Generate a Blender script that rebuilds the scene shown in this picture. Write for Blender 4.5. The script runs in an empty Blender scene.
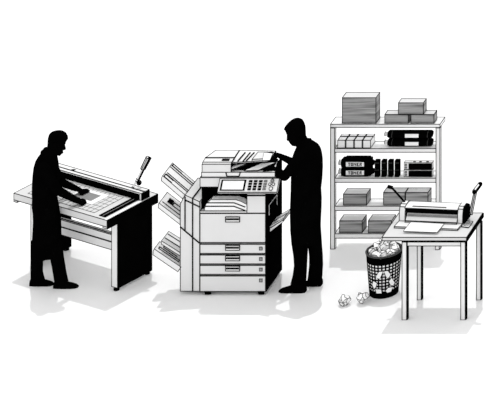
import bpy, bmesh, math, random
from math import sin, cos, pi, radians, sqrt, atan2
from mathutils import Vector, Matrix, noise
random.seed(7)
sc = bpy.context.scene
COL = sc.collection
V = Vector

# ------------------------------------------------------------------ view camera
F = 7600.0; D = 80.0; PU, PV = 2808.0, -3272.0
CX = 2558 * 80 / F; CZ = 3592 * 80 / F
def at(u, v, Y):
    return V((CX + (u - PU) * (Y + D) / F, Y, CZ - (v - PV) * (Y + D) / F))
def plane(u, v, z):
    k = F * (CZ - z) / (v - PV)
    return V((CX + (u - PU) * k / F, k - D, z))
cam = bpy.data.cameras.new('camera'); camo = bpy.data.objects.new('camera', cam); COL.objects.link(camo)
camo.location = (CX, -D, CZ); camo.rotation_euler = (pi / 2, 0, 0)
cam.sensor_fit = 'HORIZONTAL'; cam.sensor_width = 36; cam.lens = F * 36 / 500
cam.shift_x = (250 - PU) / 500; cam.shift_y = (PV - 200) / 500
cam.clip_start = 1; cam.clip_end = 500
sc.camera = camo

# ------------------------------------------------------------------ materials
def mat(name, c, rough=0.9, spec=0.0, var=0.0, scale=6.0):
    m = bpy.data.materials.new(name); m.use_nodes = True
    nt = m.node_tree; b = nt.nodes['Principled BSDF']
    if not isinstance(c, tuple): c = (c, c, c)
    b.inputs['Roughness'].default_value = rough
    b.inputs['Specular IOR Level'].default_value = spec
    b.inputs['Base Color'].default_value = (*c, 1)
    if var:
        tc = nt.nodes.new('ShaderNodeTexCoord'); n = nt.nodes.new('ShaderNodeTexNoise')
        n.inputs['Scale'].default_value = scale
        r = nt.nodes.new('ShaderNodeValToRGB')
        r.color_ramp.elements[0].position = .3; r.color_ramp.elements[1].position = .7
        r.color_ramp.elements[0].color = (*[x * (1 - var) for x in c], 1)
        r.color_ramp.elements[1].color = (*[min(1, x * (1 + var)) for x in c], 1)
        nt.links.new(tc.outputs['Object'], n.inputs['Vector'])
        nt.links.new(n.outputs['Fac'], r.inputs['Fac']); nt.links.new(r.outputs['Color'], b.inputs['Base Color'])
    return m
FLOORM = mat('white_floor', .9, .95, 0, .01, .4)
SHELL = mat('pale_grey_shell', .72, .8, 0, .01)
LITE = mat('pale_enamel', .80, .8, 0, .01)
SHW = mat('white_enamel', .9, .8, 0, .01)
WHITE = mat('white_sheet', .93, .9, 0, .01)
TOPG = mat('pale_laminate', .65, .85, 0, .015)
MIDG = mat('mid_grey_plastic', .30, .8, 0, .02)
PIC = mat('printed_grey_ink', .26, .9, 0, .08, 60)
PALEG = mat('ruler_grey', .38, .8, 0, .02)
INK = mat('ink_black_line', .012, 1, 0, .3)
SOFT = mat('dark_grey_line', .07, 1, 0, .2)
BLACK = mat('black_and_shade', .001, 1, 0, .3)  # black things, and right sides whose shade is put into the colour
BODY = mat('black_cloth', .001, 1, 0, .3)
SLEEVE = mat('charcoal_cloth', .006, 1, 0, .3)
def sheet_edges(name, lo, hi, zs):
    m = bpy.data.materials.new(name); m.use_nodes = True; nt = m.node_tree; b = nt.nodes['Principled BSDF']
    b.inputs['Roughness'].default_value = .95; b.inputs['Specular IOR Level'].default_value = 0
    tc = nt.nodes.new('ShaderNodeTexCoord'); mp = nt.nodes.new('ShaderNodeMapping'); n = nt.nodes.new('ShaderNodeTexNoise')
    mp.inputs['Scale'].default_value = (2.5, 2.5, zs); n.inputs['Scale'].default_value = 1; n.inputs['Detail'].default_value = 3
    r = nt.nodes.new('ShaderNodeValToRGB')
    r.color_ramp.elements[0].position = .32; r.color_ramp.elements[0].color = (lo, lo, lo, 1)
    r.color_ramp.elements[1].position = .68; r.color_ramp.elements[1].color = (hi, hi, hi, 1)
    nt.links.new(tc.outputs['Object'], mp.inputs['Vector']); nt.links.new(mp.outputs['Vector'], n.inputs['Vector'])
    nt.links.new(n.outputs['Fac'], r.inputs['Fac']); nt.links.new(r.outputs['Color'], b.inputs['Base Color'])
    return m
SHEETS = sheet_edges('stacked_sheet_edges', .15, .46, 75)

# ------------------------------------------------------------------ mesh builder
class MB:
    def __init__(s): s.bm = bmesh.new(); s.nof = False
    def solid(s, pts, faces, mi=0, mis=None):
        vs = [s.bm.verts.new(p) for p in pts]
        for i, f in enumerate(faces):
            try:
                fc = s.bm.faces.new([vs[k] for k in f]); fc.material_index = mis[i] if mis else mi
            except ValueError: pass
        return vs
    def hexa(s, b, t, mi=0, mis=None):          # b, t: four bottom and top corners (front-left, front-right, back-right, back-left)
        return s.solid(list(b) + list(t), [(3, 2, 1, 0), (4, 5, 6, 7), (0, 1, 5, 4), (1, 2, 6, 5), (2, 3, 7, 6), (3, 0, 4, 7)], mi, mis)
    def box(s, x0, x1, y0, y1, z0, z1, mi=0, M=None, mis=None):
        p = [V((x, y, z)) for z in (z0, z1) for x, y in ((x0, y0), (x1, y0), (x1, y1), (x0, y1))]
        if M: p = [M @ q for q in p]
        return s.hexa(p[:4], p[4:], mi, mis)
    def prism(s, poly, ext, mi=0):              # polygon swept along a vector
        n = len(poly); ext = V(ext); a = [V(p) for p in poly]
        return s.solid(a + [p + ext for p in a], [tuple(range(n)), tuple(range(2 * n - 1, n - 1, -1))] +
                       [((i + 1) % n, i, i + n, (i + 1) % n + n) for i in range(n)], mi)
    def fbox(s, u0, u1, v0, v1, Y, d, mi=0):    # box with its front face on the depth Y
        a = at(u0, v1, Y); b = at(u1, v0, Y)
        return s.box(a.x, b.x, Y, Y + d, a.z, b.z, mi)
    def fprism(s, uv, Y, d, mi=0):
        return s.prism([at(u, v, Y) for u, v in uv], (0, d, 0), mi)
    def cone(s, p, q, r1, r2=None, n=20, mi=0):
        r2 = r1 if r2 is None else r2
        p = V(p); q = V(q); w = (q - p).normalized(); x = w.orthogonal().normalized(); y = w.cross(x)
        pts = [p + (x * cos(2 * pi * i / n) + y * sin(2 * pi * i / n)) * r1 for i in range(n)] + \
              [q + (x * cos(2 * pi * i / n) + y * sin(2 * pi * i / n)) * r2 for i in range(n)]
        return s.solid(pts, [tuple(range(n - 1, -1, -1)), tuple(range(n, 2 * n))] + [(i, (i + 1) % n, (i + 1) % n + n, i + n) for i in range(n)], mi)
    def ball(s, c, r, mi=0, seg=16, sc_=(1, 1, 1), R=None):
        M = Matrix.Translation(V(c)) @ (R or Matrix()) @ Matrix.Diagonal((r * sc_[0], r * sc_[1], r * sc_[2], 1))
        g = bmesh.ops.create_uvsphere(s.bm, u_segments=seg, v_segments=seg // 2 + 2, radius=1, matrix=M)
        for v in g['verts']:
            for f in v.link_faces: f.material_index = mi
    def limb(s, p, q, r1, r2, n=14, flat=1.0):
        s.cone(p, q, r1, r2, n); s.ball(p, r1, seg=n); s.ball(q, r2, seg=n)
    def loft(s, rings, n=28):                   # rings: (centre, half x, half y); horizontal ellipses
        vs = []
        for c, a, b in rings:
            vs.append([s.bm.verts.new(V(c) + V((a * cos(2 * pi * i / n), b * sin(2 * pi * i / n), 0))) for i in range(n)])
        for k in range(len(vs) - 1):
            for i in range(n):
                s.bm.faces.new((vs[k][i], vs[k][(i + 1) % n], vs[k + 1][(i + 1) % n], vs[k + 1][i]))
        s.bm.faces.new(vs[0]); s.bm.faces.new(vs[-1])
    def tube(s, pts, r, n=8, mi=0):
        for a, b in zip(pts[:-1], pts[1:]): s.cone(a, b, r, r, n, mi)
    def ink(s, r=.0042, thr=32, mi=1, zmin=None):       # dark piping along the sharp edges
        bm = s.bm
        bmesh.ops.recalc_face_normals(bm, faces=bm.faces); bm.normal_update()
        es = []
        for e in bm.edges:
            if len(e.link_faces) == 1 or (len(e.link_faces) == 2 and e.calc_face_angle(0) > radians(thr)):
                es.append((e.verts[0].co.copy(), e.verts[1].co.copy()))
        for a, b in es:
            if (b - a).length < 1e-5: continue
            d = (b - a).normalized() * r * .7
            s.cone(a - d, b + d, r, r, 5, mi)
    def line(s, a, b, r=.0042, mi=1): s.cone(a, b, r, r, 5, mi)
    def build(s, name, mats, parent=None, smooth=False, ink=True, r=.0042, thr=32, origin=None, kind=None, **kw):
        bm = s.bm
        if ink: s.ink(r, thr)
        else: bmesh.ops.recalc_face_normals(bm, faces=bm.faces)
        if not isinstance(mats, (list, tuple)): mats = [mats, INK]
        me = bpy.data.meshes.new(name)
        o = bpy.data.objects.new(name, me); COL.objects.link(o)
        root = parent
        while root is not None and root.parent is not None: root = root.parent
        if root is not None:
            M = (Matrix.Translation(root.location) @ root.rotation_euler.to_matrix().to_4x4()).inverted()
            bm.transform(M); o.parent = parent
        else:
            if origin is None:
                xs = [v.co.x for v in bm.verts]; ys = [v.co.y for v in bm.verts]; zs = [v.co.z for v in bm.verts]
                origin = V(((min(xs) + max(xs)) / 2, (min(ys) + max(ys)) / 2, min(zs)))
            bm.transform(Matrix.Translation(-V(origin))); o.location = origin
        bm.to_mesh(me); bm.free()
        for m in mats: me.materials.append(m)
        if smooth:
            for p in me.polygons: p.use_smooth = True
        if kind: o['kind'] = kind
        tag(o, **kw)
        return o
def tag(o, label=None, cat=None, group=None):
    if label: o['label'] = label
    if cat: o['category'] = cat
    if group: o['group'] = group
def thing(name, loc, label, cat, group=None, rz=0):
    o = bpy.data.objects.new(name, None); COL.objects.link(o); o.location = loc; o.rotation_euler = (0, 0, rz)
    o.empty_display_size = .1
    tag(o, label, cat, group); return o
def dup(root, loc, label, group=None):
    def rec(o, p):
        c = o.copy(); COL.objects.link(c)
        if p is not None: c.parent = p
        for ch in list(o.children):
            if ch is not c: rec(ch, c)
        return c
    r = rec(root, None); r.location = loc; r['label'] = label
    if group: r['group'] = group
    return r

# ------------------------------------------------------------------ floor, sky, sun
b = MB(); b.solid([(-60, -90, 0), (60, -90, 0), (60, 90, 0), (-60, 90, 0)], [(0, 1, 2, 3)])
b.build('floor', FLOORM, ink=False, origin=(0, 0, 0), kind='structure')
w = bpy.data.worlds.new('world'); sc.world = w; w.use_nodes = True
w.node_tree.nodes['Background'].inputs[0].default_value = (1, 1, 1, 1)
w.node_tree.nodes['Background'].inputs[1].default_value = 1.05
su = bpy.data.lights.new('sun', 'SUN'); su.energy = 1.2; su.angle = radians(.6)
suo = bpy.data.objects.new('sun', su); COL.objects.link(suo)
suo.rotation_euler = V((-15, 50, 158)).to_track_quat('Z', 'Y').to_euler(); suo.location = (0, 5, 12)

# ------------------------------------------------------------------ table with the sliding rail (left)
ang = radians(-27.5); e1 = V((cos(ang), sin(ang), 0)); e2 = V((-e1.y, e1.x, 0))
FR = plane(107, 220.5, .835); FR.z = 0
FL = FR - e1 * 1.375
TM = Matrix.Translation(FL) @ Matrix.Rotation(ang, 4, 'Z')     # local: x along the front, y to the back
def T(a, b_, z): return TM @ V((a, b_, z))
L = 1.375
tb = thing('cutting_table', (FL + e1 * .7 + e2 * .35), 'long grey worktable with right sides shaded black and a grey rail across its top', 'worktable', rz=0)
m = MB()
m.box(0, L, 0, .695, .765, .835, M=TM)
m.box(0, .05, 0, .695, .745, .765, M=TM); m.box(L - .06, L, 0, .695, .745, .765, M=TM)
m.build('table_top', TOPG, tb)
m = MB(); m.box(L, L + .008, -.002, .697, .742, .836, M=TM); m.build('shade_edge', BLACK, tb, ink=False, label='right edge coloured black as shade')  # shaded right edge of the top, painted black
for i, a0 in enumerate((.055, L - .125)):
    m = MB(); m.box(a0, a0 + .085, .18, .65, .035, .745, M=TM)
    p = m.build('leg_panel', LITE, tb)
    m = MB(); m.box(a0 + .083, a0 + .092, .182, .652, .03, .742, M=TM)
    m.build('shade_side', BLACK, p, ink=False, label='right face coloured black as shade')  # drawn shade on the leg's right face, as black colour
    for bb in (.2, .62):
        m = MB(); c = T(a0 + .05, bb, 0); m.cone(c, c + V((0, 0, .022)), .03, .03, 16); m.cone(c + V((0, 0, .02)), c + V((0, 0, .04)), .016, .016, 10)
        m.build('foot', BLACK, p, ink=False, smooth=False, label='small black levelling foot')
m = MB(); m.box(.14, L - .125, .25, .30, .38, .54, M=TM)
m.line(T(.14, .249, .465), T(L - .125, .249, .465), .0035); m.line(T(.14, .27, .541), T(L - .125, .27, .541), .003)
m.build('crossbar', LITE, tb)
# rail housing
m = MB(); m.box(0, L - .03, .50, .605, .835, .912, M=TM)
m.line(T(0, .545, .912), T(L - .03, .545, .912), .0028); 
rl = m.build('rail', LITE, tb, label='pale rail housing across the back of the table top')
m = MB(); m.box(0, L - .055, .492, .502, .837, .898, M=TM); m.build('rail_front', BLACK, rl, ink=False, label='black front strip of the rail')
m = MB(); m.box(L - .031, L - .022, .50, .607, .836, .912, M=TM); m.build('end_cap', BLACK, rl, ink=False, label='right end of the rail coloured black as shade')  # black colour carries the shade on the rail's right end
m = MB(); m.ball(T(.27, .565, .912), .022, sc_=(1.3, .6, .35)); m.build('latch', BLACK, rl, ink=False, smooth=True)
m = MB(); m.box(L - .162, L - .070, .04, .49, .835, .842, M=TM); 
m.box(L - .118, L - .113, .05, .48, .842, .844, 1, M=TM)
m.build('groove', [BLACK, MIDG], tb, ink=False, label='black groove along the right edge with a grey line')
m = MB(); m.box(L - .04, L - .01, 0, .49, .835, .840, M=TM); m.build('edge_strip', WHITE, tb, ink=False)
# lever
lv0 = T(L - .20, .55, .912)
def px_at_depth(u, v, Y): return at(u, v, Y)
Yl = lv0.y
m = MB(); m.cone(at(133, 187, Yl), at(137.5, 179, Yl), .010, .012, 12); m.cone(at(136.5, 181, Yl), at(142.5, 168.5, Yl), .011, .011, 12)
ln = m.build('lever', LITE, tb, label='lever rising from the right end of the rail')
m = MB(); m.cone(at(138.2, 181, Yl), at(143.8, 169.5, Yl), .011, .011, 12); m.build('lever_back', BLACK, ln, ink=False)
m = MB(); g = [at(142.3, 168.8, Yl), at(148, 157.5, Yl)]
m.cone(g[0], g[1], .019, .022, 8); m.build('grip', LITE, ln)
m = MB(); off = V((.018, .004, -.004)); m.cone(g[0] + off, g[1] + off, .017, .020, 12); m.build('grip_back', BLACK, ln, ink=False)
m = MB(); m.ball(at(138.8, 183.2, Yl) + V((0, .01, 0)), .027); m.build('knob', BLACK, ln, ink=False, smooth=True, label='round black knob')
# grid sheet on the table
gx0, gx1, gy0, gy1 = .14, L - .255, .065, .462
m = MB(); m.box(gx0, gx1, gy0, gy1, .835, .8375, M=TM)
nx, ny = 16, 6
for i in range(nx + 1):
    a = gx0 + (gx1 - gx0) * i / nx; m.line(T(a, gy0, .8375), T(a, gy1, .8375), .0024)
for j in range(ny + 1):
    b_ = gy0 + (gy1 - gy0) * j / ny; m.line(T(gx0, b_, .8375), T(gx1, b_, .8375), .0024)
m.build('grid_mat', [TOPG, SOFT], ink=False, label='pale mat printed with a dark square grid lying on the worktable', cat='grid mat')
m = MB(); q = [(-.83, .21), (-.44, .175), (-.42, .40), (-.80, .435)]
pts = [T(L + a, b_, .8402) for a, b_ in ((-.80, .185), (-.42, .185), (-.42, .42), (-.80, .42))]
m.hexa(pts, [p + V((0, 0, .002)) for p in pts])
pr = m.build('photo_print', WHITE, ink=False, label='white bordered print with a grey picture under the hands of the person at the worktable', cat='print')
m = MB(); pts = [T(L + a, b_, .8422) for a, b_ in ((-.76, .235), (-.49, .235), (-.49, .375), (-.76, .375))]
m.hexa(pts, [p + V((0, 0, .001)) for p in pts]); m.build('picture', PIC, pr, ink=False, label='grey picture area')

# ------------------------------------------------------------------ people
def remesh(mb, name, material, parent, vox, **kw):
    bmesh.ops.recalc_face_normals(mb.bm, faces=mb.bm.faces)
    me = bpy.data.meshes.new('t'); mb.bm.to_mesh(me); mb.bm.free()
    o = bpy.data.objects.new('t', me); COL.objects.link(o)
    md = o.modifiers.new('r', 'REMESH'); md.mode = 'VOXEL'; md.voxel_size = vox
    md2 = o.modifiers.new('s', 'SMOOTH'); md2.factor = .5; md2.iterations = 2
    bpy.context.view_layer.update()
    ev = o.evaluated_get(bpy.context.evaluated_depsgraph_get())
    nm = bpy.data.meshes.new_from_object(ev); bpy.data.objects.remove(o)
    nm.transform(Matrix.Translation(-parent.location))
    nm.name = name; nm.materials.clear(); nm.materials.append(material)
    for p in nm.polygons: p.use_smooth = True
    r = bpy.data.objects.new(name, nm); COL.objects.link(r); r.parent = parent
    tag(r, **kw); return r
def rings(rows, Yc, kx=.345):
    out = []
    for v, l, r_, wd in rows:
        c = at((l + r_) / 2, v, Yc); s_ = (Yc + D) / F
        h = (r_ - l) / 2 * s_
        a = sqrt(max(h * h - (kx * wd) ** 2, (h * .45) ** 2))
        out.append((c, a, wd))
    return out
def hand(mb, wrist, palm, tips, thumb, rp=.026, rf=.0088):
    wrist, palm = V(wrist), V(palm)
    mb.limb(wrist, wrist.lerp(palm, .6), rp * .85, rp)
    mb.limb(wrist.lerp(palm, .5), palm, rp, rp * .8)
    for base, mid, tip in tips:
        mb.limb(palm.lerp(V(base), .5), base, rf * 1.15, rf * 1.15, 10); mb.limb(base, mid, rf * 1.15, rf, 10); mb.limb(mid, tip, rf, rf * .85, 10)
    b0, t0, t1 = thumb
    mb.limb(b0, t0, rf * 1.4, rf * 1.2, 10); mb.limb(t0, t1, rf * 1.2, rf, 10)
def fingers(palm, d, side, up, n=4, ln=.075, curl=.35, spread=.026):
    d = V(d).normalized(); side = V(side).normalized(); up = V(up).normalized(); out = []
    for i in range(n):
        k = i - 1.5; l = ln * (.86, 1.0, .96, .78)[i]
        b_ = V(palm) + side * k * spread * .85 + d * .018
        mid = b_ + d * l * .5 + side * k * .003 + up * .004
        tip = mid + (d - up * curl).normalized() * l * .5
        out.append((b_, mid, tip))
    return out

def shoe(mb, u0, u1, vb, Yc, toe, hv=5.0, wd=.045):
    # u0..u1 heel/toe extent in the picture, sole at height 0
    s_ = (Yc + D) / F; a = at(u0, vb, Yc).x; b_ = at(u1, vb, Yc).x
    h = hv * s_
    prof = [(0, .85, .80), (.12, 1.0, .95), (.35, 1.05, 1.0), (.55, .85, 1.0), (.75, .62, 1.0), (.9, .45, .85), (1.0, .2, .45)]
    if toe < 0: a, b_ = b_, a
    pr_ = None
    secs = []
    for t, hh, ww in prof:
        x = a + (b_ - a) * t
        secs.append([V((x, Yc + wd * ww * c, h * hh * z_)) for c, z_ in ((-1, 0), (1, 0), (1, .35), (.75, .8), (.3, 1), (-.3, 1), (-.75, .8), (-1, .35))])
    vs = [[mb.bm.verts.new(p) for p in s__] for s__ in secs]
    for k in range(len(vs) - 1):
        for i in range(8): mb.bm.faces.new((vs[k][i], vs[k][(i + 1) % 8], vs[k + 1][(i + 1) % 8], vs[k + 1][i]))
    mb.bm.faces.new(vs[0]); mb.bm.faces.new(vs[-1])

# --- person at the left table, facing right
Y1 = .74
m = MB()
head1 = [(132.2, 53.5, 60.5, .035), (133.2, 51.5, 63.5, .055), (134.5, 49.8, 65.8, .068), (137, 48.5, 67.5, .075), (140, 48.0, 67.6, .077), (142.2, 47.8, 66.2, .077),
         (144.3, 47.7, 65.3, .074), (146.5, 47.4, 64.6, .070), (149, 47.0, 64.2, .064), (151.5, 46.5, 62.8, .056), (153.5, 46, 61.4, .05), (154.8, 47, 60.4, .035)]
m.loft(rings(head1, Y1))
n0 = at(64.5, 149.0, Y1); m.cone(at(64.3, 144.5, Y1), n0, .008, .017, 10); m.ball(n0, .015, sc_=(1.1, .9, .8))
m.ball(at(61.8, 152.6, Y1), .018, sc_=(1, 1.1, .7)); m.ball(at(59.4, 153.8, Y1), .022)
for sgn in (-1, 1):
    m.ball(at(56.8, 145, Y1 + sgn * .072), .03, sc_=(.6, .3, 1.05)); m.ball(at(64.6, 143.4, Y1 + sgn * .03), .013)
m.loft(rings([(147, 46, 58.5, .058), (152, 44.8, 56.5, .058), (157, 43, 56, .06), (163, 40, 56, .07)], Y1))
body1 = [(148.8, 44.2, 50, .05), (151, 42.5, 53, .07), (153.5, 40, 55.3, .09), (156.5, 37.4, 56.8, .12), (160, 35, 57.6, .155), (165, 33.4, 58.4, .185), (172, 32.6, 59.2, .19), (180, 32, 60, .18),
         (190, 31.8, 59, .165), (198, 32, 57.5, .155), (203, 31.6, 58, .155), (210, 32.6, 59.5, .165), (218, 33, 61, .17), (228, 32.6, 61.3, .165), (240, 31.8, 61.6, .155), (250, 31, 62, .13), (256, 31, 62.5, .10)]
m.loft(rings(body1, Y1))
s_ = .0106
YA, YB = Y1 + .055, Y1 - .0      # left-drawn (rear) leg, right-drawn (front) leg
m.loft(rings([(240, 31, 50, .07), (250, 30.6, 46, .07), (262, 30.4, 43.2, .06), (272, 30.4, 43, .055), (280, 30.6, 45, .055), (284.5, 31, 46, .05)], YA))
m.loft(rings([(240, 42, 62.5, .07), (250, 46, 63, .07), (258, 50, 64, .065), (265, 51.5, 65.3, .06), (275, 53.2, 67, .055), (281, 54.2, 68.5, .055), (285.5, 55, 69, .05)], YB))
m.ball(at(44.9, 149.3, Y1), .022, sc_=(.9, 2.2, .8)); m.ball(at(42.8, 151.6, Y1), .022, sc_=(1, 2.2, .8))
# arms
sh = at(50, 163, Y1 + .17); el = at(62, 182.5, Y1 + .24); wr = at(76, 188.3, 1.06)
m.limb(sh, el, .056, .045); m.limb(el, wr, .042, .028)
pf = plane(80.5, 190.3, .872)
hand(m, wr, pf, fingers(pf, (1, .05, -.28), (.35, 1, 0), (0, 0, 1)), (wr.lerp(pf, .5) + V((.0, -.02, 0)), pf + V((.015, -.05, -.01)), pf + V((.05, -.06, -.02))))
sh = at(44, 168, Y1 - .17); el = at(57, 190, Y1 - .10); wr = at(75.5, 199.6, .82)
m.limb(sh, el, .060, .05); m.limb(el, wr, .048, .032)
pn = plane(79.5, 201, .880)
hand(m, wr, pn, fingers(pn, (1, .10, -.6), (.25, 1, 0), (0, 0, 1), curl=1.2, ln=.068), (wr.lerp(pn, .5) + V((0, .02, 0)), pn + V((.02, .05, -.005)), pn + V((.045, .055, -.02))), rp=.032)
p1 = thing('person', (at(48, 286, Y1).x, Y1, 0), 'person in all black leaning over the grey worktable, hands on the print', 'person')
p1.location.z = 0
remesh(m, 'body', BODY, p1, .0065)
for (a, b_, vb, Y_) in ((30.4, 53.5, 286.5, YA), (54.2, 78.2, 288, YB)):
    m = MB(); shoe(m, a, b_, vb, Y_, 1, hv=6.2); m.build('shoe', BODY, p1, ink=False, smooth=True)
m = MB(); m.loft(rings([(131.6, 53, 61, .035), (132.6, 50.5, 64, .06), (134, 49, 66.2, .073), (137, 48, 67.9, .08), (139.3, 47.6, 68.2, .081), (140.2, 47.6, 60, .07), (143.5, 47.4, 55.5, .07), (147.5, 46.9, 52, .06)], Y1))
m.build('hair', BODY, p1, ink=False, smooth=True)

# --- person at the copier, facing left
Y2 = .70
m = MB()
head2 = [(120.2, 293, 300, .04), (121.5, 290.5, 302.3, .06), (123.5, 287.8, 303.7, .07), (126, 285.6, 304.8, .076), (128.3, 284.4, 305.2, .078), (130.3, 285.2, 305.4, .078), (133, 286.3, 305.4, .076),
         (136, 287.4, 305.4, .070), (139, 288.2, 305.6, .064), (141.3, 288.8, 306, .058), (143.4, 290.3, 306.5, .052), (145, 291.6, 306, .04)]
m.loft(rings(head2, Y2))
n0 = at(287.9, 139.9, Y2); m.cone(at(287.6, 134, Y2), n0, .008, .015, 10); m.ball(n0, .014, sc_=(1.1, .9, .7))
m.ball(at(291.3, 142.8, Y2), .017, sc_=(1, 1.1, .7)); m.ball(at(293.3, 144.2, Y2), .02)
for sgn in (-1, 1):
    m.ball(at(297.5, 136, Y2 + sgn * .072), .03, sc_=(.6, .3, 1.05)); m.ball(at(288.3, 133.8, Y2 + sgn * .03), .012)
m.loft(rings([(137, 294.5, 307, .058), (142, 296, 307.8, .06), (147, 297, 309, .06), (153, 296, 311, .07)], Y2))
body2 = [(139.3, 303.5, 309.5, .04), (141, 300, 312, .06), (143.5, 297.5, 315, .09), (147, 295.5, 318.8, .13), (151, 293.5, 321, .165), (156, 291.7, 322.3, .185), (162, 291.3, 323, .195), (170, 290.8, 323.2, .19),
         (180, 290.5, 322.6, .175), (190, 290.4, 321.4, .165), (200, 290, 322, .17), (210, 289.6, 321.8, .17), (225, 290, 321, .165), (236, 290.7, 321.3, .15), (242, 291.2, 321.8, .11)]
m.loft(rings(body2, Y2))
YA, YB = Y2 - .06, Y2 + .09
m.loft(rings([(228, 290, 310, .09), (243, 291.3, 308.6, .08), (255, 293.2, 307.8, .07), (265, 293.9, 307.3, .065), (275, 292.6, 306.8, .06), (283, 290.5, 306.2, .06), (288, 290, 305.5, .055)], YA))
m.loft(rings([(228, 303, 321, .09), (243, 307.6, 322, .08), (255, 309, 322.9, .07), (265, 309, 323.2, .065), (275, 308, 322.6, .06), (282, 307, 322, .055)], YB))
m.ball(at(309.2, 140.3, Y2), .02, sc_=(1, 2.4, .8))
sh = at(304, 154, Y2 + .16); el = at(293.5, 162.5, .92); wr = at(279.5, 155.8, .80)
m.limb(sh, el, .058, .045); m.limb(el, wr, .040, .026)
pf = at(275.5, 154.6, .775)
hand(m, wr, pf, fingers(pf, (-1, 0, .10), (0, 1, .15), (0, 0, 1), curl=.15, ln=.085, spread=.018), (wr.lerp(pf, .5) + V((0, -.01, -.01)), pf + V((-.01, -.035, -.04)), pf + V((-.055, -.03, -.052))), rp=.026, rf=.0085)
sh = at(299, 158, Y2 - .16); el = at(285, 176, Y2 - .16); wr = at(274.5, 170, .63)
m.limb(sh, el, .062, .05); m.limb(el, wr, .047, .032)
pn = at(270, 167.6, .615)
hand(m, wr, pn, fingers(pn, (-1, .05, -.35), (0, 1, 0), (0, 0, 1), curl=.5, ln=.07), (wr.lerp(pn, .5) + V((0, -.02, 0)), pn + V((-.02, -.045, -.005)), pn + V((-.05, -.045, -.015))), rp=.034)
p2 = thing('person', (at(305, 290, Y2).x, Y2, 0), 'person in all black standing right of the copier, feeding in a sheet', 'person')
remesh(m, 'body', BODY, p2, .0065)
for (a, b_, vb, Y_) in ((279, 306, 292, YA), (303, 322, 286, YB)):
    m = MB(); shoe(m, a, b_, vb, Y_, -1, hv=7); m.build('shoe', BODY, p2, ink=False, smooth=True)
m = MB(); m.loft(rings([(119.3, 292.5, 300.5, .04), (121, 289.6, 303, .066), (123.5, 287, 304.5, .075), (126, 285, 305.4, .08), (128.4, 283.8, 305.8, .081), (129.3, 292, 305.8, .075), (134, 297, 306, .07), (138, 300, 306.3, .06)], Y2))
m.build('hair', BODY, p2, ink=False, smooth=True)

# ------------------------------------------------------------------ copier
YC = .56; s_ = (YC + D) / F
cp = thing('copier', (at(232, 293, YC).x, YC + .25, 0), 'large pale office copier with right side shaded black, stacked drawers and slanted sorter trays', 'copier')
dm = .50
m = MB(); m.fbox(200, 265.5, 213, 291.5, YC + .012, dm - .012)
body = m.build('cabinet', SHELL, cp)
m = MB(); a = at(265.5, 291.5, YC); zt = at(0, 178, YC).z
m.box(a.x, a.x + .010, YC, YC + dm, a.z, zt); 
sp = m.build('shade_side', BLACK, cp, ink=False, label='right side coloured black as shade')  # shade of the copier's right side, painted as a black slab
m = MB(); X = a.x + .012
for (p, q) in (((.07, 194), (.24, 195)),): pass
def S(dy, dz_v): # point on the right side face, dy behind the front, at front-height v
    return V((X, YC + dy, at(0, dz_v, YC).z))
m.tube([S(.078, 218.4), S(.078, 208.4), S(.33, 209), S(.33, 219)], .0035, mi=0)
m.build('grip_recess', [LITE], sp, ink=False, label='thin white outline of the side grip')
drs = [(213.5, 242.5, 217, 222, True), (244.3, 253.4, 245.5, 250.3, True), (255, 263.8, 256, 260.8, True), (265.4, 274.3, 266.2, 271, True), (276, 291.5, 0, 0, True)]
for i, (v0, v1, h0, h1, _) in enumerate(drs):
    m = MB(); m.fbox(200, 265.5, v0, v1, YC, .014)
    dr = m.build('drawer', SHELL, cp, r=.005)
    if h0:
        m = MB(); m.fbox(225.5, 239.5, h0, h1, YC - .006, .008)
        a = at(226.5, h0 + 2.2, YC - .008); c = at(238.5, h0 + 2.2, YC - .008); m.line(a, c, .006)
        m.build('handle', MIDG if False else LITE, dr, r=.0045)
    if i:
        vc = (v0 + v1) / 2 - .2 if i < 4 else 280.5
        m = MB(); m.fbox(259.3, 262.2, vc - 1.5, vc + 1.5, YC - .005, .007); m.build('lock', MIDG, dr, r=.003)
for u in (207.5, 261):
    for dy in (.05, .42):
        m = MB(); c = at(u, 292, YC); c.y += dy - .035; c.z = 0
        m.cone(c + V((-.028, 0, .024)), c + V((.028, 0, .024)), .024, .024, 18); m.box(c.x - .035, c.x + .035, c.y - .02, c.y + .02, .03, at(0, 291, YC).z)
        m.build('caster', BLACK, cp, ink=False)
# output bay
zb = at(0, 213, YC).z; zs = at(0, 187, YC).z; xl = at(200, 0, YC).x; xr = at(265.5, 0, YC).x
m = MB(); m.box(xl, xr, YC + .30, YC + dm, zb, zs); m.box(xl + .002, xr, YC + .03, YC + .31, zb, zb + .006)
m.box(xl, xl + .02, YC + .05, YC + .31, zb, zs)
m.build('output_bay', BLACK, cp, ink=False, label='black open output bay')
m = MB(); m.fbox(200, 247, 211, 213, YC, .05); m.build('bay_sill', SHELL, cp)
m = MB(); m.fprism([(204, 210.8), (206, 204), (210.5, 199.8), (236, 199.8), (241, 201.4), (247, 204.5), (247, 210.8)], YC + .004, .09)
for vv, u0 in ((202.8, 207), (206.3, 205.3)):
    m.line(at(u0, vv, YC + .003), at(234, vv, YC + .003), .0028); m.line(at(234, vv, YC + .003), at(245, vv + 4.2, YC + .003), .0028)
m.build('output_tray', WHITE, cp, thr=40, r=.0035)
m = MB(); m.fbox(247, 265.5, 193, 213, YC, .30); m.line(at(247, 195.5, YC - .002), at(265.5, 195.5, YC - .002)); m.build('tower', SHELL, cp)
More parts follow.
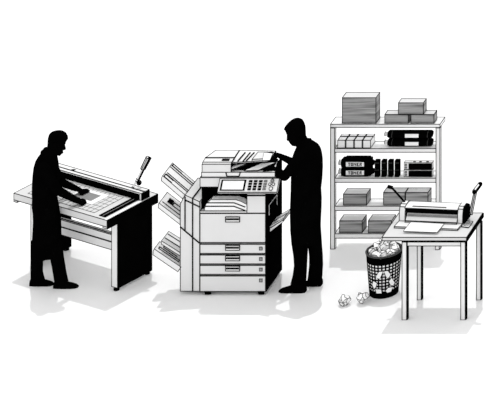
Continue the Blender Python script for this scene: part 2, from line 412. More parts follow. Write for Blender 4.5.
# scanner body with tapered right side
def planpoly(u1, v0, v1, top_back_cut=True, dd=.44, inset=0):
    z0 = at(0, v1, YC).z; z1 = at(0, v0, YC).z
    xa = at(200 + inset, 0, YC).x; xb = at(u1, 0, YC).x; xm = at(268.5, 0, YC).x; xc = at(255.5, 0, YC).x
    pl = [(xa, YC), (xb, YC), (xm, YC + .30), (xc, YC + dd), (xa, YC + dd)]
    return [V((x, y, z0)) for x, y in pl], [V((x, y, z1)) for x, y in pl]
def sweep(m, bt, tp, mis=None):
    n = len(bt); m.solid(bt + tp, [tuple(range(n - 1, -1, -1)), tuple(range(n, 2 * n))] + [(i, (i + 1) % n, (i + 1) % n + n, i + n) for i in range(n)], 0, mis)
m = MB(); bt, tp = planpoly(276, 177.5, 187); sweep(m, bt, tp, [0, 0, 0, 2, 2, 0, 0])  # right-hand faces take black as painted shade
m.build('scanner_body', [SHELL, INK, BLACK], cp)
m = MB(); bt, tp = planpoly(275, 172.3, 177.3, inset=1.5); sweep(m, bt, tp, [0, 0, 0, 2, 2, 0, 0])  # lid's right-hand faces also painted black for shade
m.line(at(226, 173, YC - .003), at(227, 176.5, YC - .001), .002); m.line(at(240, 173, YC - .003), at(239, 176.5, YC - .001), .002)
m.line(at(227, 176.3, YC - .001), at(239, 176.3, YC - .001), .002)
m.build('scanner_lid', [LITE, INK, BLACK], cp)
m = MB(); m.line(at(201, 177.4, YC - .004), at(276, 177.4, YC - .004), .007, 0); m.build('lid_seam_shadow', SOFT, cp, ink=False)  # dark line: lid seam with its shadow put into the colour
# document feeder on the lid
zl = at(0, 172.3, YC).z
def yz(dy, v): return (YC + dy, at(0, v, YC).z)
prof = [yz(0, 172.3), yz(0, 164.2), yz(.02, 163.0), yz(.10, 162.2), yz(.42, 168.2), yz(.42, 172.3)]
x0 = at(202, 0, YC).x; x1 = at(231, 0, YC).x
m = MB(); n = len(prof)
L_ = [V((x0, y, z)) for y, z in prof]; R_ = [V((x1 - (.055 if y > YC + .3 else 0), y, z)) for y, z in prof]
m.solid(L_ + R_, [tuple(range(n)), tuple(range(2 * n - 1, n - 1, -1))] + [((i + 1) % n, i, i + n, (i + 1) % n + n) for i in range(n)], 0, [0, 2] + [0] * n)  # feeder's right face painted black for its shade
m.line(V((x0, *yz(.10, 162.1))), V((x1, *yz(.10, 162.1))))
m.box(x1 - .11, x1 - .04, YC + .045, YC + .07, at(0, 162.9, YC).z, at(0, 162.0, YC).z, 1)
fd = m.build('document_feeder', [SHELL, INK, BLACK], cp, thr=25)
m = MB(); 
bt, tp = planpoly(271, 171.8, 172.3, inset=31, dd=.42); bt[1].y += .05; bt[0].y += .05; tp[1].y += .05; tp[0].y += .05; sweep(m, bt, tp)
m.build('feeder_cavity_plate', BLACK, cp, ink=False, label='black plate filling in the dark cavity under the feeder tray')  # black plate added so the cavity under the tray reads dark
m = MB(); # feeder input tray: sloped slab above the deck
def Q(u, v, z): return plane(u, v, z)
tr = [Q(232, 163.5, 1.375), Q(268, 161.5, 1.392), Q(276, 152.2, 1.392), Q(240, 151.5, 1.385)]
m.hexa(tr, [p + V((0, 0, .012)) for p in tr])
for (ua, va, ub, vb) in ((238, 161.5, 245, 153.5), (243, 162, 250, 153.5), (246, 162, 254, 153.5)):
    a = Q(ua, va - .8, 1.398); c = Q(ub, vb - .8, 1.402); m.line(a, c, .0035)
m.build('feeder_tray', LITE, cp, label='pale sloping input tray of the document feeder')
m = MB(); a = Q(252, 161.2, 1.40); bq = Q(264, 160.6, 1.405); c = Q(268, 154, 1.405); d_ = Q(258, 154, 1.40)
m.hexa([a, bq, c, d_], [p + V((0, 0, .02)) for p in (a, bq, c, d_)]); m.build('paper_guide', SHELL, cp)
m = MB(); a = at(231, 168.6, YC + .05); 
m.hexa([Q(231, 170.2, 1.33), Q(246, 164.8, 1.36), Q(247, 163.6, 1.36), Q(231, 166.2, 1.33)], [p + V((0, 0, .006)) for p in (Q(231, 170.2, 1.33), Q(246, 164.8, 1.36), Q(247, 163.6, 1.36), Q(231, 166.2, 1.33))])
m.build('eject_flap', LITE, cp)
# control panel, tilted forward
o = at(220, 178.3, YC - .004); rr = at(279.5, 178.3, YC - .004)
bl = at(220, 178.3, YC); bl = V((bl.x, YC - .09, at(0, 193 - 4.1, YC).z))
ex = (rr - o).normalized(); W_ = (rr - o).length; dn = (bl - o); H_ = dn.length; ey = -dn.normalized(); ez = ex.cross(ey)
PM = Matrix((( ex.x, ey.x, ez.x, o.x), (ex.y, ey.y, ez.y, o.y), (ex.z, ey.z, ez.z, o.z), (0, 0, 0, 1)))
print('panel n', ez, W_, H_)
m = MB(); m.box(0, W_, -H_, 0, -.035, 0, M=PM); cpn = m.build('control_panel', LITE, cp)
def PB(m, u0, u1, t0, t1, z0, z1, mi=0): m.box(W_ * u0, W_ * u1, -H_ * t1, -H_ * t0, z0, z1, mi, M=PM)
m = MB(); PB(m, .035, .45, .10, .86, 0, .004); scn = m.build('screen_bezel', BLACK, cpn, ink=False)
m = MB(); PB(m, .065, .42, .18, .78, .004, .006); m.build('screen', WHITE, scn, ink=False, label='blank white touch screen')
for r_ in range(4):
    for c_ in range(3):
        m = MB(); PB(m, .50 + c_ * .085, .555 + c_ * .085, .14 + r_ * .185, .27 + r_ * .185, 0, .008); m.build('key', BLACK, cpn, ink=False)
for r_ in range(4):
    m = MB(); PB(m, .755, .80, .15 + r_ * .185, .25 + r_ * .185, 0, .006); m.build('function_key', MIDG, cpn, r=.002)
for (cu, ct, rd) in ((.89, .17, .016), (.86, .42, .013), (.92, .42, .013), (.89, .72, .018)):
    c = PM @ V((W_ * cu, -H_ * ct, 0)); m = MB(); m.cone(c, c + ez * .007, rd, rd, 16); m.build('round_button', MIDG if ct < .2 else LITE, cpn, r=.003)
m = MB(); PB(m, 0, 1, .93, 1.0, 0, .003); m.build('panel_lip', MIDG, cpn, ink=False)
# bypass tray on the right side
zt_ = 0
def RS(u, v, dy): # point at depth YC+dy
    return at(u, v, YC + dy)
m = MB()
A0 = RS(269.3, 226.5, .115); A1 = RS(276.5, 217, .33); ext = V(((290.6 - 276.5) * s_, 0, (217 - 208.8) * s_))
B0 = A0 + ext; B1 = A1 + ext
th = V((0, 0, -.065)); th2 = V((0, 0, -.035))
m.hexa([A0 + th, B0 + th2, B1 + th2, A1 + th], [A0, B0, B1, A1])
m.line(A0 + V((0, -.001, -.022)), B0 + V((0, -.001, -.014)), .002)
m.line(A0.lerp(A1, .5) + V((0, 0, .002)), B0.lerp(B1, .5) + V((0, 0, .002)), .002)
m.build('bypass_tray', WHITE, cp, r=.003, label='pale tray sticking out of the shaded black side')
# finisher with its sorter trays
m = MB(); m.fprism([(180.3, 291.2), (180.3, 204), (185, 195), (192.6, 198.5), (199.6, 201.8), (199.6, 291.2)], YC + .003, .40)
y_ = YC
m.line(at(192.6, 198.5, y_), at(192.6, 291.2, y_), .003); m.line(at(185, 197, y_), at(185, 231, y_), .003); m.line(at(180.3, 227, y_), at(199, 242.8, y_), .0035)
m.line(at(185, 200, y_), at(199.6, 207, y_), .003)
m.line(at(192.6, 198.5, y_) + V((0, 0, .003)), at(192.6, 198.5, y_) + V((0, .4, .003)))
fin = m.build('finisher', SHELL, cp, label='slim pale finisher column on the left of the copier')
def tray(pf, dv, depth, th_, slots, label, rim=True, ntc=None):
    # pf: front attachment point, dv: vector to the free end, depth along +y
    a = V(pf); b2 = a + V(dv); n_ = V((dv[2], 0, -dv[0])).normalized()
    if n_.z > 0: n_ = -n_
    m = MB(); y0 = V((0, depth, 0)); k = V(dv)
    up = n_ * th_
    c1 = a + k * .93; 
    prof_ = [a, b2, b2 + up * .4 - k * .01, c1 + up, a + up]
    m.prism(prof_, y0)
    for f0, f1, s0, s1 in slots:
        p_ = a + k * s0 + y0 * f0; q_ = a + k * s1 + y0 * f0; p2_ = a + k * s0 + y0 * f1; q2_ = a + k * s1 + y0 * f1
        o_ = -n_ * .001
        m.line(p_ + o_, q_ + o_, .0026)
        if f1 != f0:
            m.line(p2_ + o_, q2_ + o_, .0026); m.line(q_ + o_, q2_ + o_, .0026)
    return m.build('sorter_tray', LITE, fin, label=label, r=.0038)
def vec(a, b_): return at(*b_, YC) - at(*a, YC)
t1 = tray(at(185.5, 195.2, YC + .01), vec((185.5, 195.2), (162.6, 175.6)), .30, .05, [(.22, .22, 0, .93), (.32, .32, 0, .93), (.72, .72, 0, .97), (.84, .84, 0, .97), (.02, .18, .62, .95), (.86, .98, .55, .95)], 'topmost sorter tray')
t2 = tray(at(183, 221.5, YC + .01), vec((183, 221.5), (159, 203)), .25, .045, [(.22, .22, .05, .93), (.45, .7, .2, .6)], 'second sorter tray, with a dark slot')
m = MB(); a = Q(168.5, 199.8, at(168.5, 205, YC).z + .07)
ctr = at(183, 221.5, YC + .01) + vec((183, 221.5), (159, 203)) * .72 + V((0, .15, 0)); k = vec((182.5, 223.5), (158.2, 205.2)).normalized(); nn = V((-k.z, 0, k.x)); nn = nn if nn.z > 0 else -nn
bp = [ctr - k * .03 - V((0, .04, 0)), ctr + k * .03 - V((0, .04, 0)), ctr + k * .03 + V((0, .04, 0)), ctr - k * .03 + V((0, .04, 0))]
m.hexa(bp, [p + nn * .006 for p in bp]); m.build('slot', BLACK, t2, ink=False)
t3 = tray(at(184, 255, YC + .05), vec((184, 255), (161.5, 240.8)), .22, .03, [(.35, .35, 0, .95), (.75, .75, 0, .95)], 'third sorter tray')
t4 = tray(at(181, 267, YC + .003), vec((181, 267), (154.2, 248.8)), .165, .06, [(.3, .5, .15, .9), (.7, .95, .3, .8)], 'lowest sorter tray')

# papers at the feeder
m = MB(); a, bq, c, d_ = [Q(262.5, 160.6, 1.43), Q(270, 160.2, 1.445), Q(272.5, 153.6, 1.455), Q(264, 152.6, 1.44)]
m.hexa([a, bq, c, d_], [p + V((0, 0, .002)) for p in (a, bq, c, d_)])
m.build('paper_sheet', WHITE, label='white sheet held in the raised hand of the person at the copier', cat='paper', r=.002)
m = MB(); P4 = [Q(244, 171, 1.312), Q(258, 170.5, 1.318), Q(276, 162.6, 1.35), Q(262, 163.4, 1.345)]
m.hexa(P4, [p + V((0, 0, .004)) for p in P4])
m.build('paper_sheet', WHITE, label='white sheet lying under the feeder tray, below the other hand', cat='paper', r=.003)

# ------------------------------------------------------------------ shelving unit
YS = 1.61; sS = (YS + D) / F; ds = .17
sh_ = thing('shelving_unit', (at(385, 249, YS).x, YS + ds / 2, 0), 'pale metal shelving unit with five shelves behind the waste bin', 'shelves')
for u0, u1 in ((330.5, 334.7), (436, 440)):
    m = MB(); a = at(u0, 249, YS); c = at(u1, 124.2, YS)
    m.box(a.x, c.x, YS, YS + .04, 0, at(0, 127.9, YS).z); m.build('post', SHW, sh_, r=.005)
sv = [(124.2, 127.5), (148.6, 152.3), (178.2, 182.4), (206.2, 210.6), (233.8, 238.2)]
ztop = []
for i, (v0, v1) in enumerate(sv):
    m = MB(); u0, u1 = (330.5, 440) if i == 0 else (334.7, 436)
    m.fbox(u0, u1, v0, v1, YS, ds); m.build('shelf', SHW, sh_, r=.0042)
    ztop.append(at(0, v0, YS).z)
def stack(u0, u1, v0, v1, dy, d, zi, label, zz=None, skew=0):
    z0 = ztop[zi] + .0035 if zz is None else zz
    Yf = YS + dy; a = at(u0, v1, Yf); c = at(u1, v0, Yf); h = c.z - a.z
    m = MB(); m.box(a.x, c.x, Yf, Yf + d, z0, z0 + h, mis=[0, 2, 0, 0, 0, 0])
    m.build('paper_stack', [SHEETS, INK, TOPG], label=label, cat='paper stack', group='paper stacks on the shelving unit', r=.0045)
    return z0 + h + .0035
stack(342.3, 376, 97.5, 122.8, .02, .13, 0, 'tallest grey stack of paper on top of the shelving unit')
t_ = stack(384.8, 408.3, 114.2, 122.8, .02, .10, 0, 'low paper stack atop the shelving unit, bottom row, beside the tallest stack')
stack(411, 434, 114.2, 122.8, .02, .10, 0, 'low paper stack atop the shelving unit, bottom row, at the right end')
stack(398.4, 423.4, 100.8, 112, .022, .10, 0, 'paper stack straddling the two low stacks atop the shelving unit', zz=t_)
stack(343.4, 366.6, 193.7, 204.6, .02, .13, 3, 'lone paper stack at the left of the shelf below the toner')
stack(383.5, 405, 192.3, 204.8, .02, .11, 3, 'paper stack behind the black handle of the cutter, left of a matching stack')
stack(405.6, 428, 192.3, 204.8, .02, .11, 3, 'paper stack on the fourth shelf behind the cutter body, at the right')
stack(339.6, 362.2, 220.6, 232.4, .02, .14, 4, 'paper stack at the left end of the bottom shelf')
stack(368.4, 391.5, 220.6, 232.4, .02, .14, 4, 'paper stack on the bottom shelf just behind the small table corner')
# white cartons
a = at(337.6, 148.2, YS + .01); wv = 7.6 * sS; z0 = ztop[1] + .0035
m = MB(); m.box(a.x, a.x + wv, YS + .01, YS + .155, z0, z0 + 7.6 * sS); m.line(V((a.x, YS + .10, z0 + 7.6 * sS)), V((a.x + wv, YS + .10, z0 + 7.6 * sS)))
bx_ = m.build('carton', WHITE, label='leftmost of the four small white cartons on the second shelf', cat='box', group='small white cartons', r=.004)
for i, lb in enumerate(('second from left of the four small white cartons on the second shelf', 'third from left of the four small white cartons on the second shelf', 'rightmost of the four small white cartons, nearest the long cartridges')):
    dup(bx_, bx_.location + V(((i + 1) * 8.45 * sS, 0, 0)), lb)
# long black toner tubes
def long_toner(label):
    Yf = YS + .02; x0 = at(387, 0, Yf).x; x1 = at(431, 0, Yf).x; h = 6.8 * sS
    z = 0; t = thing('toner_cartridge', V((0, 0, 0)), label, 'toner cartridge', 'long black cartridges')
    def oct_(xa, xb, hh, dd, k=.3):
        y0 = Yf + .05 - dd / 2; zc = h / 2
        pr_ = [(y0, zc - hh / 2 + hh * k), (y0 + dd * k, zc - hh / 2), (y0 + dd * (1 - k), zc - hh / 2), (y0 + dd, zc - hh / 2 + hh * k), (y0 + dd, zc + hh / 2 - hh * k), (y0 + dd * (1 - k), zc + hh / 2), (y0 + dd * k, zc + hh / 2), (y0, zc + hh / 2 - hh * k)]
        return [V((xa, y, zz)) for y, zz in pr_], V((xb - xa, 0, 0))
    m = MB(); m.prism(*oct_(x0 + .012, x1 - .012, h, .10)); m.build('barrel', BLACK, t, ink=False)
    for xa, xb in ((x0, x0 + .04), (x1 - .035, x1)):
        m = MB(); m.prism(*oct_(xa, xb, h * .86, .09)); m.build('end_cap', BLACK, t, ink=False)
    for xx in (x0 + .048, x1 - .042):
        m = MB(); p_, e_ = oct_(xx, xx + .004, h * 1.01, .102); m.prism(p_, e_); m.build('seam', SOFT, t, ink=False, label='grey seam')
    m = MB(); a = V((x0 - .035, Yf + .05, h * .5)); m.cone(a, a + V((.04, 0, 0)), .02, .024, 12); m.build('cap', LITE, t, r=.004)
    m = MB(); xa = at(405, 0, Yf).x; xb = at(418.5, 0, Yf).x; m.box(xa, xb, Yf - .003, Yf + .003, h * .27, h * .78); m.build('sticker', WHITE, t, ink=False, label='blank white sticker')
    return t
zt2 = ztop[1] + .004
lt = long_toner('lower of the two long black toner cartridges on the second shelf'); lt.location = (0, 0, zt2)
dup(lt, V((0, 0, zt2 + 8.0 * sS)), 'upper of the two long black toner cartridges on the second shelf')
# boxed toner with lettering
def big_toner(label):
    Yf = YS + .03; X_ = lambda u: at(u, 0, Yf).x; h = 8.0 * sS
    t = thing('toner_cartridge', V((0, 0, 0)), label, 'toner cartridge', 'wide black cartridges lettered toner')
    m = MB(); m.box(X_(343.5), X_(368), Yf, Yf + .11, 0, h); m.build('barrel', BLACK, t, ink=False)
    for u0, u1 in ((341, 344), (367.5, 370.2)):
        m = MB(); m.box(X_(u0), X_(u1), Yf + .004, Yf + .10, .004, h * .93); m.build('end_plate', BLACK, t, ink=False)
    m = MB(); m.cone(V((X_(370), Yf + .04, h * .5)), V((X_(373), Yf + .04, h * .5)), .034, .026, 16); m.build('drive_wheel', BLACK, t, ink=False)
    m = MB(); m.cone(V((X_(338.3), Yf + .04, h * .5)), V((X_(341), Yf + .04, h * .5)), .024, .034, 14); m.build('cap', LITE, t, r=.005)
    m = MB(); m.box(X_(346), X_(364), Yf - .003, Yf + .003, h * .2, h * .75); lb_ = m.build('sticker', WHITE, t, ink=False, label='white sticker lettered TONER')
    # letters
    G = {'T': ['###', '.#.', '.#.', '.#.', '.#.'], 'O': ['###', '#.#', '#.#', '#.#', '###'], 'N': ['#..#', '##.#', '#.##', '#..#', '#..#'],
         'E': ['###', '#..', '##.', '#..', '###'], 'R': ['###', '#.#', '##.', '#.#', '#.#']}
    txt = 'TONER'; cw = .0072; chh = .0068; tot = sum(len(G[c][0]) + 1 for c in txt) - 1
    x = (X_(346) + X_(364)) / 2 - tot * cw / 2; zc = h * .475 + 2.5 * chh
    m = MB()
    for c in txt:
        g = G[c]
        for r_, row in enumerate(g):
            k = 0
            while k < len(row):
                if row[k] == '#':
                    e = k
                    while e < len(row) and row[e] == '#': e += 1
                    m.box(x + k * cw, x + e * cw, Yf - .006, Yf - .002, zc - (r_ + 1) * chh, zc - r_ * chh); k = e
                else: k += 1
        x += (len(g[0]) + 1) * cw
    m.build('lettering', BLACK, lb_, ink=False)
    return t
z3 = ztop[2] + .004
bt_ = big_toner('lower of the two wide black cartridges whose sticker reads TONER'); bt_.location = (0, 0, z3)
dup(bt_, V((0, 0, z3 + 8.5 * sS)), 'upper of the two wide black cartridges whose sticker reads TONER')
# slim black boxes
m = MB(); a = at(374.6, 178, YS + .02); wv = 4.5 * sS
m.box(a.x, a.x + wv, YS + .02, YS + .075, z3, z3 + 16 * sS)
m.line(V((a.x - .001, YS + .018, z3 + 7 * sS)), V((a.x + wv + .001, YS + .018, z3 + 7 * sS)), .002, 1)
m.cone(V((a.x, YS + .018, z3 + 14 * sS)), V((a.x + wv, YS + .018, z3 + 14 * sS)), .003, .003, 5, 1)
bb_ = m.build('slim_box', [BLACK, SOFT], ink=False, label='leftmost of the four slim black boxes on the third shelf', cat='box', group='slim black boxes')
for i, lb in enumerate(('second from left of the four slim black boxes on the third shelf', 'third from left of the four slim black boxes on the third shelf', 'rightmost of the four slim black boxes on the third shelf')):
    dup(bb_, bb_.location + V(((i + 1) * 6.65 * sS, 0, 0)), lb)
# cartridges in pale trays
def tray_toner(label):
    Yf = YS + .03; X_ = lambda u: at(u, 0, Yf).x; h = 6.6 * sS
    t = thing('toner_cartridge', V((0, 0, 0)), label, 'toner cartridge', 'black cartridges in pale casings')
    m = MB(); m.box(X_(404), X_(432.2), Yf, Yf + .05, 0, h)
    for u in (413, 419, 426): m.line(V((X_(u), Yf + .02, h)), V((X_(u + 2), Yf + .02, h)), .006)
    m.build('casing', WHITE, t, r=.0028)
    m = MB(); m.box(X_(408.8), X_(431.8), Yf - .008, Yf + .01, h * .06, h * .9); m.build('barrel', BLACK, t, ink=False)
    for zf in (.3, .7):
        m = MB(); m.cone(V((X_(406), Yf - .006, h * zf)), V((X_(406), Yf + .01, h * zf)), .010, .010, 10); m.build('contact', MIDG, t, r=.002)
    return t
tt = tray_toner('lower of the two black cartridges in pale casings on the third shelf'); tt.location = (0, 0, z3)
dup(tt, V((0, 0, z3 + 7.2 * sS)), 'upper of the two black cartridges in pale casings on the third shelf')

# ------------------------------------------------------------------ small table with the cutter (right)
zT = CZ - (237.4 - PV) * 79.97 / F
tl = thing('side_table', (at(430, 320, 0).x, .25, 0), 'small pale table on four square legs holding the roller cutter', 'table')
xa = at(382, 0, -.03).x; xb = at(466.5, 0, -.03).x
m = MB(); m.box(xa, xb, -.03, .53, zT - .036, zT); m.build('table_top', TOPG, tl, r=.0048)
m = MB(); m.box(xb, xb + .012, -.032, .532, zT - .042, zT + .001); m.build('shade_edge', BLACK, tl, ink=False, label='black edge band on the right')  # shade on the table's right edge, painted as a black strip
m = MB(); m.box(at(402, 0, 0).x, xb - .01, 0-.012, .50, zT - .062, zT - .036); m.build('gap_block', BLACK, tl, ink=False, label='black block standing in for the dark gap under the top')  # solid black block drawn where the dark gap is
for (u0, u1, Y_, d) in ((402, 406.6, 0, .045), (460.7, 465.2, 0, .045), (417.2, 421.2, .447, .04), (476.4, 480.6, .447, .04)):
    a = at(u0, 0, Y_).x; c = at(u1, 0, Y_).x
    m = MB(); m.box(a, c, Y_, Y_ + d, 0, zT - .062); lg = m.build('leg', LITE, tl, r=.0045)
    m = MB(); m.box(c, c + .010, Y_ + .001, Y_ + d, .001, zT - .062); m.build('leg_shade', BLACK, lg, ink=False, label='right face of the leg coloured black as shade')  # leg's shaded right face, painted as a thin black slab
a = at(406.6, 0, 0).x; c = at(460.7, 0, 0).x
m = MB(); m.box(a, c, .004, .03, zT - .106, zT - .062); m.build('apron', LITE, tl)
m = MB(); m.box(at(421.2, 0, .45).x, at(476.4, 0, .45).x, .46, .48, zT - .098, zT - .052); m.build('apron', LITE, tl)
m = MB(); a = at(436, 248.8, .1); m.box(a.x, a.x + .04, .08, .12, a.z, zT - .05); m.build('catch', LITE, tl, r=.004)
# cutter, turned a few degrees
ya = radians(-5.0); O = plane(394.2, 228.2, zT); O.z = zT + .004
CM = Matrix.Translation(O) @ Matrix.Rotation(ya, 4, 'Z')
ct = thing('roller_cutter', O, 'pale tabletop roller cutter with a black slot and a crank handle at each end', 'cutter', rz=ya)
m = MB(); m.box(0, .69, 0, .30, 0, .014, M=CM); m.build('base_plate', LITE, ct)
capp = [(.13, .014), (.135, .10), (.15, .155), (.175, .175), (.24, .178), (.28, .155), (.29, .014)]
def prof_x(m, pf_, x0, x1, mi=0, mis=None):
    n = len(pf_); P_ = [CM @ V((x0, y, z)) for y, z in pf_]; Q_ = [CM @ V((x1, y, z)) for y, z in pf_]
    m.solid(P_ + Q_, [tuple(range(n)), tuple(range(2 * n - 1, n - 1, -1))] + [((i + 1) % n, i, i + n, (i + 1) % n + n) for i in range(n)], mi, mis)
m = MB(); prof_x(m, capp, .0, .062); m.build('end_cap', LITE, ct, thr=35)
m = MB(); prof_x(m, capp, .635, .69, 0, [0, 2] + [0] * 7); m.build('end_cap', [LITE, INK, BLACK], ct, thr=35)  # right face of this cap painted black as shade
m = MB(); prof_x(m, [(y + .0, z * .99) for y, z in capp], .69, .712); m.build('side_shade', BLACK, ct, ink=False, label='black right side plate')  # cutter's shaded right side, put in as black colour
m = MB(); prof_x(m, [(.135, .149), (.145, .160), (.17, .168), (.24, .170), (.28, .155), (.28, .149)], .06, .636)
m.line(CM @ V((.14, .155, .162)), CM @ V((.50, .155, .162)), .0022)
m.build('hood', LITE, ct, thr=50)
m = MB(); m.box(.06, .636, .15, .28, .014, .150, M=CM); m.build('cutting_slot', BLACK, ct, ink=False, label='long black slot')
m = MB(); m.box(.085, .636, .136, .152, .062, .096, M=CM)
for i in range(46):
    x = .095 + i * .0118; m.box(x, x + .004, .134, .139, .066, .090, 1, M=CM)
m.build('ruler_strip', [PALEG, INK], ct, ink=False, label='grey ruled strip')
m = MB(); prof_x(m, [(.10, .014), (.125, .05), (.14, .060), (.15, .060), (.15, .014)], .075, .636); m.line(CM @ V((.075, .108, .026)), CM @ V((.636, .108, .026)), .003)
m.build('ramp', LITE, ct, thr=60)
pL = CM @ V((.03, .22, .165)); yL = pL.y
m = MB(); m.cone(pL, at(391.8, 187.6, yL), .010, .010, 10); h1 = m.build('crank_arm', BLACK, ct, ink=False, label='black crank arm at the left')
m = MB(); m.cone(at(392.6, 187.8, yL), at(387.6, 186.4, yL), .018, .018, 12); m.build('grip', BLACK, h1, ink=False)
pR = CM @ V((.735, .20, .085)); yR = pR.y
m = MB(); m.cone(CM @ V((.71, .20, .10)), CM @ V((.75, .20, .10)), .035, .030, 18); m.build('hub', BLACK, ct, ink=False)
pR = CM @ V((.752, .20, .085))
m = MB(); m.cone(pR, at(475.2, 192.5, pR.y), .018, .016, 6); h2 = m.build('crank_arm', LITE, ct, r=.0055, label='pale crank arm at the right')
m = MB(); g0, g1 = at(474.6, 191.5, pR.y), at(480, 184.3, pR.y); m.cone(g0, g1, .027, .025, 14); m.ball(g0, .027); m.ball(g1, .025); gg = m.build('grip', BLACK, h2, ink=False)
m = MB(); o2 = V((-.004, -.018, .008)); m.cone(g0.lerp(g1, .3) + o2, g1 + o2, .010, .010, 10); m.build('grip_inlay', WHITE, gg, ink=False)
# things on the small table
zp = zT + .022
m = MB(); P4 = [plane(403.3, 231.3, zp), plane(437, 232.6, zp), plane(444.3, 223.8, zp), plane(411, 221.8, zp)]
m.hexa(P4, [p + V((0, 0, .0015)) for p in P4]); m.build('paper_sheet', WHITE, label='white sheet of paper lying on the base of the roller cutter', cat='paper', r=.0028)
m = MB(); zq = zT + .005; P4 = [plane(461.3, 226.8, zq), plane(468.6, 227.8, zq), plane(473, 221.8, zq), plane(465.6, 220.9, zq)]
m.hexa(P4, [p + V((0, 0, .004)) for p in P4]); cpt = sum(P4, V()) / 4 + V((0, 0, .005))
tl_ = m.build('coaster', TOPG, label='small square grey plate with a ring mark beside the cutter', cat='plate', r=.003)
m = MB()
for k in range(20):
    a0, a1 = 2 * pi * k / 20, 2 * pi * (k + 1) / 20
    m.line(cpt + V((cos(a0) * .03, sin(a0) * .045, 0)), cpt + V((cos(a1) * .03, sin(a1) * .045, 0)), .003, 0)
    m.line(cpt + V((cos(a0) * .012, sin(a0) * .016, 0)), cpt + V((cos(a1) * .012, sin(a1) * .016, 0)), .003, 0)
m.build('ring', SOFT, tl_, ink=False)

# ------------------------------------------------------------------ waste bin
YW = .62; cW = at(384, 292, YW); cW.z = 0; R0, R1, HB = 13.8 * .01061, 17.0 * .01061, .45
wb = thing('waste_bin', cW, 'round black mesh waste bin marked with a recycling symbol', 'waste bin')
def cr(z): return R0 + (R1 - R0) * z / HB
def cyl(th_, z, dr=0): r_ = cr(z) + dr; return cW + V((cos(th_) * r_, sin(th_) * r_, z))
NC = 28; zr = [0, .075]; nr = 9; hh = (.375 - .075) / nr
for k in range(nr): zr += [.075 + hh * k + hh * .58, .075 + hh * (k + 1)]
zr = [0, .075]; hole = [False]
for k in range(nr):
    zr.append(.075 + hh * k + hh * .60); hole.append(True)
    zr.append(.075 + hh * (k + 1)); hole.append(False)
zr.append(HB); hole.append(False)
ths = []
for k in range(NC): ths += [2 * pi * k / NC, 2 * pi * (k + .60) / NC]
m = MB(); g = [[m.bm.verts.new(cyl(t, z)) for t in ths] for z in zr]; nt_ = len(ths)
for j in range(len(zr) - 1):
    for i in range(nt_):
        if hole[j] and i % 2 == 0: continue
        m.bm.faces.new((g[j][i], g[j][(i + 1) % nt_], g[j + 1][(i + 1) % nt_], g[j + 1][i]))
m.bm.faces.new([g[0][i] for i in range(nt_)][::-1])
bmesh.ops.recalc_face_normals(m.bm, faces=m.bm.faces)
mo = m.build('mesh_basket', BLACK, wb, ink=False)
sd = mo.modifiers.new('thickness', 'SOLIDIFY'); sd.thickness = .002; sd.offset = 1
m = MB(); 
for k in range(40):
    m.cone(cyl(2 * pi * k / 40, HB), cyl(2 * pi * (k + 1) / 40, HB), .010, .010, 8)
m.build('rim', SOFT, wb, ink=False, smooth=True)
m = MB(); gg_ = [[m.bm.verts.new(cyl(2 * pi * i / 40, z, -.002)) for i in range(40)] for z in (.012, .40)]
for i in range(40): m.bm.faces.new((gg_[0][i], gg_[0][(i + 1) % 40], gg_[1][(i + 1) % 40], gg_[1][i]))
m.bm.faces.new(gg_[0]); m.build('liner', WHITE, wb, ink=False, smooth=True, label='white liner showing through the mesh')
thc = atan2(-1, .32)
def SP(u, v):   # point on the bin's face, u and v in picture-size units around the symbol's centre
    z = (293.5 - v) * .0106 * 1.12; return thc + (u - 383.6) * .0106 / cr(z), z + .0
marks = [[(375.5, 273.5), (379, 268), (382.7, 268), (379.8, 275)], [(383.5, 268), (387, 268), (390, 272.5), (387, 275.5), (385.2, 273)],
         [(388, 278), (390.8, 275.6), (394.3, 281.5), (392, 283.5), (389.2, 281.6)], [(371.8, 281), (373, 277), (377.2, 278.6), (376, 282.5), (374, 284.6)],
         [(375.3, 284.3), (381.2, 284.3), (381.6, 288.3), (376.5, 288.3)], [(384.8, 286.3), (387, 284), (392.4, 284.3), (390, 288.3), (386.6, 288.6)]]
m = MB()
for mk in marks:
    qa = [SP(*p) for p in mk]; m.solid([cyl(t, z, .006) for t, z in qa] + [cyl(t, z, .010) for t, z in qa],
        [tuple(range(len(qa))), tuple(range(len(qa), 2 * len(qa)))] + [(i, (i + 1) % len(qa), (i + 1) % len(qa) + len(qa), i + len(qa)) for i in range(len(qa))])
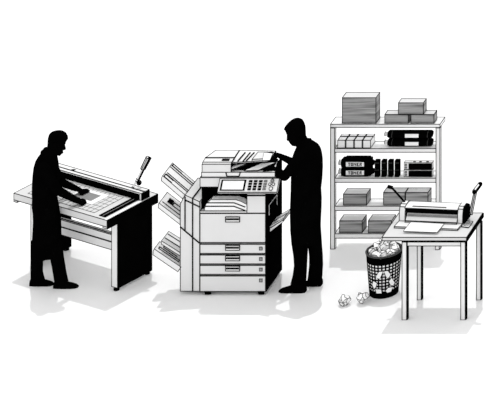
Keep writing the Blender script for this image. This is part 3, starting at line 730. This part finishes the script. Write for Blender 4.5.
m.build('recycling_symbol', SHW, wb, r=.0018, label='pale recycling arrows on the mesh')
# crumpled paper
def crumple(loc, r_, seed, label, group):
    rnd = random.Random(seed); m = MB()
    bmesh.ops.create_icosphere(m.bm, subdivisions=2, radius=1)
    for v in m.bm.verts:
        k = .76 + rnd.random() * .46; v.co = V((v.co.x * k * 1.02, v.co.y * k, v.co.z * k * .95)) * r_
    zmin = min(v.co.z for v in m.bm.verts)
    bmesh.ops.recalc_face_normals(m.bm, faces=m.bm.faces)
    es = [(e.verts[0].co.copy(), e.verts[1].co.copy()) for e in m.bm.edges if e.calc_face_angle(0) > radians(30)]
    for a, c in es: m.cone(a, c, .0034, .0034, 4, 1)
    for v in m.bm.verts: v.co = v.co + V(loc) + V((0, 0, -zmin * (1 if group.startswith('crumpled paper balls on') else 0)))
    return m.build('crumpled_paper', [WHITE, SOFT], ink=False, label=label, cat='crumpled paper', group=group)
gname = 'crumpled paper balls in the waste bin'
balls = [(-.105, -.03, .43, .055, 'leftmost, against the rim'), (-.05, -.10, .425, .055, 'at the front left'), (.02, -.115, .425, .054, 'at the front middle'), (.09, -.08, .43, .056, 'at the front right'),
         (.115, .0, .44, .055, 'rightmost, against the rim'), (-.07, .05, .45, .058, 'at the back left'), (.0, -.02, .475, .06, 'in the centre, under the topmost one'), (.05, .075, .455, .058, 'at the back right'),
         (.0, .05, .52, .058, 'topmost of the heap')]
for i, (x, y, z, r_, lb) in enumerate(balls):
    crumple((cW.x + x, cW.y + y, z + .012), r_, 11 + i, 'white crumpled paper ball in the waste bin, ' + lb, gname)
crumple(plane(344.6, 305, 0), .055, 41, 'crumpled paper ball on the floor, farther from the waste bin', 'crumpled paper balls on the floor')
crumple(plane(362.5, 303.5, 0), .058, 52, 'crumpled paper ball on the floor, nearer to the waste bin', 'crumpled paper balls on the floor')

# ------------------------------------------------------------------ render look
sc.view_settings.view_transform = 'Standard'; sc.view_settings.look = 'None'
sc.view_settings.exposure = 0; sc.view_settings.gamma = 1; sc.view_settings.use_curve_mapping = False
